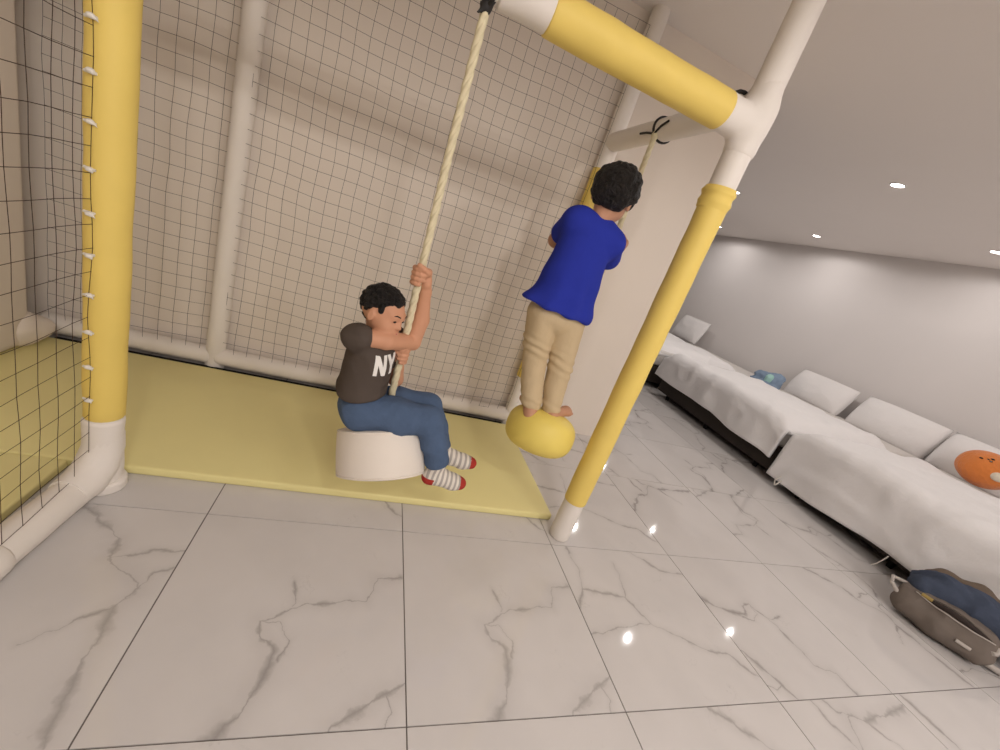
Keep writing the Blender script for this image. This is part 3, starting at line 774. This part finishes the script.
def foot(sd, an, toe, s=1.0):
    an = Vector(an); toe = Vector(toe); d = (toe-an); d.z = 0; d.normalize(); w = Vector((-d.y, d.x, 0))
    tilt = UPV
    heel = an-d*.022-Vector((0, 0, .036)); 
    ball = heel.lerp(Vector((toe.x, toe.y, toe.z)), .72)
    sd.chain([an, heel], [.034, .029], .02).cap(heel, ball, .027, .021, .02).cap(ball-w*.018, ball+w*.018, .020, .021, .015)
    sd.cap(an+d*.01, ball+Vector((0, 0, .01)), .028, .016, .02)
    for o_, L, r_ in ((.028, .040, .0115), (.012, .038, .009), (-.002, .034, .0085), (-.015, .029, .008), (-.027, .022, .0078)):
        sgn = s; b_ = ball+w*o_*sgn; sd.cap(b_, b_+d*L+Vector((0, 0, -.002)), r_, r_*.9, .005)
foot(b2, LA, (.880, 1.925, .672), -1); foot(b2, RA, (1.135, 1.820, .690), 1)
sobj('body', b2, M['skin2'], p2, None, 1)
face_parts(HP2, HB2, p2, s2, M['skin2'])
add_hair(h2, HB2, s2, p2, .0110, 1100, 9, .0045, -.058, .055, .985, .55)
# blue shirt
tb = SDF((.54, 1.68, 1.08), (1.24, 2.16, 1.70), .0065)
tb.ell((.872, 1.868, 1.46), (.132, .100, .13), None, .04)
tb.ell((.860, 1.855, 1.30), (.152, .110, .17), None, .06).ell((.835, 1.84, 1.17), (.192, .125, .09), None, .07)
tb.cap(LS, RS, .050, .056, .05).cap((.815, 1.875, 1.605), (.94, 1.865, 1.590), .036, .038, .06)
tb.cap(LS, LS.lerp(LE, .62), .052, .056, .03).cap(RS, RS.lerp(RE, .72), .062, .064, .03)
tb.cut((.82, 1.84, 1.160), (-.10, 0, -1), .012)
tb.ell((.895, 1.880, 1.672), (.062, .062, .05), None, .012, sub=True)
def shirt_fold(c):
    k_ = max(0.0, min(1.0, (1.45-c.z)/.25)); a = c.x*1.0
    return .0045*k_*math.sin(c.x*52+3*noise.noise(c*5))+.004*noise.noise(Vector((c.x*7, c.y*7, c.z*4)))
sobj('shirt', tb, M['blue'], p2, shirt_fold, 2)
# khaki trousers
kh = SDF((.62, 1.64, .62), (1.14, 2.02, 1.30), .0062)
kh.ell((.848, 1.845, 1.14), (.128, .100, .10), None, .02)
kh.chain([(.788, 1.845, 1.13), (.806, 1.85, 1.0), LK, (.842, 1.815, .79), (.866, 1.785, .685)], [.086, .071, .060, .059, .055], .008)
kh.chain([(.922, 1.845, 1.13), (.948, 1.838, 1.0), RK, (.968, 1.800, .79), (.976, 1.765, .692)], [.086, .072, .063, .058, .050], .008)
kh.cut((.9, 1.8, .662), (-.05, .05, -1), .01)
def kh_fold(c):
    k_ = math.exp(-((c.z-.93+(c.x-.9)*.25)/.05)**2)+.6*math.exp(-((c.z-.70)/.03)**2)
    return 0.007*k_*math.sin(c.z*150+c.x*30+2*noise.noise(c*9))*.7+.004*noise.noise(Vector((c.x*12, c.y*12, c.z*5)))
sobj('trousers', kh, M['khaki'], p2, kh_fold, 2)

# ------------------------------------------------------------------ beds
BX0, BX1 = 4.2, 6.72
TOPZ = .60
def bed(y0, y1, lab, legs=True):
    t = thing('bed', lab, 'bed', (0, 0, 0), 'beds in a row along the right wall')
    smooth(obj('base', box_bm(BX0+.02, BX1, y0+.02, y1-.02, .075, .34, .015, 2), M['bedbase'], t), math.radians(40))
    smooth(obj('mattress', box_bm(BX0+.03, BX1, y0+.03, y1-.03, .34, TOPZ, .06, 4), M['mattress'], t), math.radians(60))
    for x in (BX0+.10, BX1-.2):
        for y in (y0+.22, (y0+y1)/2, y1-.22):
            V, Q = lathe_data([(.02, .0), (.022, .004), (.03, .076)], 12, Matrix.Translation((x, y, 0))); smooth(obj('leg', pymesh('leg', V, Q), M['black'], t), math.radians(40))
    return t
def duvet(y0, y1, hem, lab, seed, xe=5.9, over0=.0, over1=.04, tilt=0.0, puff=.045):
    """quilt lying on a bed and hanging over its foot end"""
    nu, nv = 84, 72; V = []; Q = []
    Lx = xe-BX0; R = .11; z0 = TOPZ+puff
    arc = R*PI/2; drop = z0-R-hem
    tot = (Lx-R)+arc+drop
    for j in range(nv+1):
        fy = j/nv; y = y0-over0+(y1-y0+over0+over1)*fy
        dl = tot+ .05*noise.noise(Vector((fy*3, seed, 0)))+tilt*(fy-.5)
        for i in range(nu+1):
            s_ = dl*i/nu
            if s_ < Lx-R: x = xe-s_; z = z0; nx, nz = 0, 1
            elif s_ < Lx-R+arc: a = (s_-(Lx-R))/R; x = BX0-.03+R-R*math.sin(a); z = z0-R+R*math.cos(a); nx, nz = -math.sin(a), math.cos(a)
            else: dd = s_-(Lx-R)-arc; x = BX0-.03-dd*.06; z = z0-R-dd; nx, nz = -1, 0.05
            q_ = Vector((s_*1.6, y*1.6, seed))
            w = .024*noise.noise(q_)+.012*noise.noise(q_*2.7)+.016*(1-abs(noise.noise(q_*1.7+Vector((5, 2, seed))))*5 if abs(noise.noise(q_*1.7+Vector((5, 2, seed)))) < .2 else 0)
            if nz < .5: w += .012*math.sin(y*9+seed+2*noise.noise(Vector((y*2, seed, 1))))*min(1, (s_-(Lx-R))/.3)
            e = min(fy, 1-fy)*(y1-y0)
            if e < .2 and nz > -.5: z -= (.2-e)**2*3.6*max(nz, 0); 
            if i < 6: w -= .05*(1-i/6)**2
            V.append((x+nx*w, y, max(z+nz*w, .02)))
    for j in range(nv):
        for i in range(nu): Q.append((j*(nu+1)+i, j*(nu+1)+i+1, (j+1)*(nu+1)+i+1, (j+1)*(nu+1)+i))
    o = obj('duvet', pymesh('duvet', V, Q), M['linen']); smooth(o)
    m_ = o.modifiers.new('thick', 'SOLIDIFY'); m_.thickness = .03; m_.offset = -1
    return tag(o, lab, 'duvet', 'white duvets on the row of beds')
bed(.56, 2.70, 'dark-based bed nearest the camera, grey bag on the floor by its foot')
bed(2.80, 4.88, 'dark-based bed in the middle of the row, its dark base showing most')
bed(5.14, 7.24, 'dark-based bed farthest away, mostly hidden behind the right yellow post')
duvet(.58, 2.70, .12, 'white duvet hanging almost to the floor on the nearest bed', 1.0, tilt=.06)
duvet(2.82, 4.88, .255, 'white duvet on the middle bed, hanging halfway down its dark base', 4.0, tilt=-.06)
duvet(5.18, 7.22, .30, 'white duvet on the farthest bed beside the right yellow post', 8.0)
def pillow(c, L, Hh, T, lean, lab, seed, rz=0.0):
    """plump pillow: length along y, leaning back towards the wall"""
    n = 22; V = []; Q = []
    for s_ in (1, -1):
        for i in range(n+1):
            for j in range(n+1):
                u = -1+2*i/n; v = -1+2*j/n
                uu = u*(1-.03*v*v); vv = v*(1-.03*u*u)
                h = (max(0, 1-abs(u)**2.8)*max(0, 1-abs(v)**2.4))**.55
                w = .03*noise.noise(Vector((u*2+seed, v*2, s_*3)))*h
                V.append((s_*(T*h+w*.5), uu*L/2, vv*Hh/2))
    m_ = (n+1)*(n+1)
    for s_ in (0, 1):
        for i in range(n):
            for j in range(n):
                f = (s_*m_+i*(n+1)+j, s_*m_+(i+1)*(n+1)+j, s_*m_+(i+1)*(n+1)+j+1, s_*m_+i*(n+1)+j+1); Q.append(f if s_ == 0 else f[::-1])
    bm = bmesh.new(); bm.from_mesh(pymesh('p', V, Q)); bmesh.ops.remove_doubles(bm, verts=bm.verts[:], dist=.0008)
    o = smooth(obj('pillow', bm, M['pillow'])); o.location = c; o.rotation_euler = (0, math.radians(lean), rz)
    return tag(o, lab, 'pillow', 'white pillows against the right wall')
pillow((6.60, 4.38, .80), .92, .50, .15, 24, 'white pillow on the middle bed, the one farther from the camera', 1)
pillow((6.60, 3.33, .80), .98, .52, .16, 24, 'white pillow on the middle bed with its shaded end next to the nearest bed', 2)
pillow((6.58, 2.36, .80), .94, .52, .16, 24, 'white pillow on the nearest bed behind the round orange plush', 4)
pillow((6.60, 7.5, .86), .86, .54, .10, 18, 'white pillow on the farthest bed, just right of the yellow post', 6)

# orange plush
pl = thing('plush_toy', 'round orange plush with a small dotted face on the nearest bed', 'plush toy', (6.06, 2.20, .84))
sd = SDF((-.26, -.26, -.24), (.26, .26, .24), .01); sd.ell((0, 0, 0), (.205, .215, .185), None, .02); sobj('body', sd, M['orange'], pl, lambda c: .004*noise.noise(c*10), 1)
vw = (Vector((0, 0, H))-Vector((6.06, 2.20, .84))).normalized()
side = Vector((0, 0, 1)).cross(vw).normalized(); upw = vw.cross(side)
def onball(a, b):
    d = (vw+side*a+upw*b).normalized(); r_ = Vector((.205, .215, .185)); k_ = 1/math.sqrt((d.x/r_.x)**2+(d.y/r_.y)**2+(d.z/r_.z)**2); return d*k_
for nm, a, b, rr_, mm in (('eye', -.42, .52, .012, 'eye'), ('eye', -.02, .74, .012, 'eye'), ('nose', -.16, .60, .008, 'eye'), ('mouth', -.02, .52, .010, 'eye')):
    p = onball(a, b); sd = SDF(p-Vector((.03,)*3), p+Vector((.03,)*3), .003); sd.ell(p, (rr_, rr_*1.3, rr_*.7), None, 0); sobj(nm, sd, M[mm], pl, None, 1)
p = onball(.55, -.10); sd = SDF(p-Vector((.11,)*3), p+Vector((.11,)*3), .006); sd.ell(p*.97, (.05, .06, .045), None, 0); sobj('cream_patch', sd, M['cream'], pl, None, 1)

# blue crumpled cloth between the middle and farthest beds
cb = thing('folded_blanket', 'small crumpled blue and mint cloth bundle on top of the beds', 'cloth', (6.08, 4.84, TOPZ))
sd = SDF((-.26, -.34, -.02), (.26, .34, .30), .009)
sd.cap((0, .14, .09), (0, .02, .10), .085, .09, .04).cap((.04, -.05, .10), (.02, -.17, .09), .09, .08, .04).ell((.08, -.10, .17), (.09, .10, .06), None, .04).ell((-.02, .0, .03), (.14, .26, .04), None, .03)
sobj('cloth_bundle', sd, M['cloth_blue'], cb, fold(.012, 9, 3), 2)
sd = SDF((-.26, -.24, -.02), (.20, .14, .28), .008)
sd.ell((-.045, -.075, .10), (.07, .065, .085), None, .02); sobj('mint_cloth', sd, M['mint'], cb, fold(.006, 10, 5), 2)
# thread and tag hanging under the nearest bed
for nm, pts, r_, lab in (('loose_thread', [(4.05, 2.56, .16), (4.045, 2.585, .10), (4.05, 2.57, .05), (4.03, 2.55, .06), (4.05, 2.53, .13)], .006, 'short pale loose thread hanging from the nearest duvet corner'),
                         ('loose_thread', [(4.05, 1.575, .15), (4.045, 1.585, .10), (4.04, 1.60, .05), (4.03, 1.615, .02)], .004, 'thin white thread hanging in front of the dark bed base near the bag')):
    o = tube(nm, pts, r_, M['tie'], None, 6); tag(o, lab, 'thread')

# ------------------------------------------------------------------ bag with jacket
bg = thing('backpack', 'grey canvas backpack with open pocket lying on the marble floor', 'bag', (3.78, 1.02, 0))
sd = SDF((-.36, -.42, -.02), (.46, .36, .40), .01)
sd.chain([(-.13, .19, .09), (-.10, .03, .09), (-.02, -.13, .09)], [.072, .078, .074], .02)
sd.chain([(-.10, .20, .15), (-.05, .03, .155), (.03, -.11, .145)], [.068, .078, .070], .03)
sd.chain([(.0, .20, .11), (.10, .02, .12), (.14, -.08, .11)], [.09, .11, .09], .06)
sd.cut((0, 0, .006), (0, 0, -1), .02)
bag = sobj('bag_body', sd, M['bag'], bg, fold(.005, 9, 2), 2)
bmt = bmesh.new(); bmt.from_mesh(bag.data); btree = BVHTree.FromBMesh(bmt); bmt.free()
def onbag(p, d=(-.72, -.35, .6), off=.003):
    d = Vector(d).normalized(); p = Vector(p); hit = btree.ray_cast(p+d*.6, -d)
    return (hit[0] if hit[0] is not None else p)+d*off
zl = [onbag(Vector((-.13, .19, .185)).lerp(Vector((.02, -.15, .165)), i/14), off=.002) for i in range(15)]
tube('pocket_opening', zl, [.004+.014*math.sin(i/14*PI) for i in range(15)], M['bag_in'], bg, 8)
dz = Vector((-.012, -.006, -.016)); tube('zip_edge', [p+dz*math.sin(i/14*PI)*1.3+Vector((-.004, -.002, .002)) for i, p in enumerate(zl)], .0038, M['bag_trim'], bg, 6)
tube('zip_edge', [p-dz*math.sin(i/14*PI)*1.2+Vector((-.002, 0, .004)) for i, p in enumerate(zl)], .005, M['bag'], bg, 6)
tube('lining', [p+Vector((-.004, 0, .006)) for p in zl[1:4]], .012, M['olive'], bg, 8)
tube('handle', [Vector((-.17, .24, .13)), Vector((-.20, .28, .17)), Vector((-.15, .31, .19)), Vector((-.09, .26, .19))], .012, M['bag_trim'], bg, 8)
tube('buckle', [onbag((-.01, -.17, .12)), onbag((.02, -.18, .13)), onbag((.04, -.17, .16))], .012, M['bag_trim'], bg, 8)
tube('label_patch', [onbag((-.09, -.05, .065)), onbag((-.06, -.11, .065))], .011, M['bag_trim'], bg, 8)
tube('shoulder_strap', [(.06, -.17, .04), (.12, -.22, .025), (.20, -.22, .02)], .018, M['bag_trim'], bg, 8)
jk = thing('jacket', 'dark blue denim jacket heaped over the grey backpack', 'jacket', (3.78, 1.02, 0))
sd = SDF((-.24, -.46, .0), (.60, .46, .52), .010)
sd.chain([(-.06, .21, .215), (.02, .16, .25), (.12, .02, .25), (.18, -.12, .20)], [.065, .085, .095, .08], .05)
sd.chain([(.08, .24, .21), (.22, .06, .22), (.30, -.14, .15)], [.085, .10, .11], .06)
jm = sobj('jacket_body', sd, M['denim_jkt'], jk, fold(.013, 7, 7, (1.6, .8, 1)), 2)
sd = SDF((-.10, -.14, .14), (.56, .42, .46), .010); sd.chain([(.06, .26, .275), (.14, .22, .30), (.28, .10, .30), (.36, -.02, .26)], [.032, .045, .05, .05], .03)
lin_ = sobj('lining', sd, M['brown_cloth'], jk, fold(.010, 7, 9), 2); lin_['label'] = 'taupe inside of the jacket turned out'
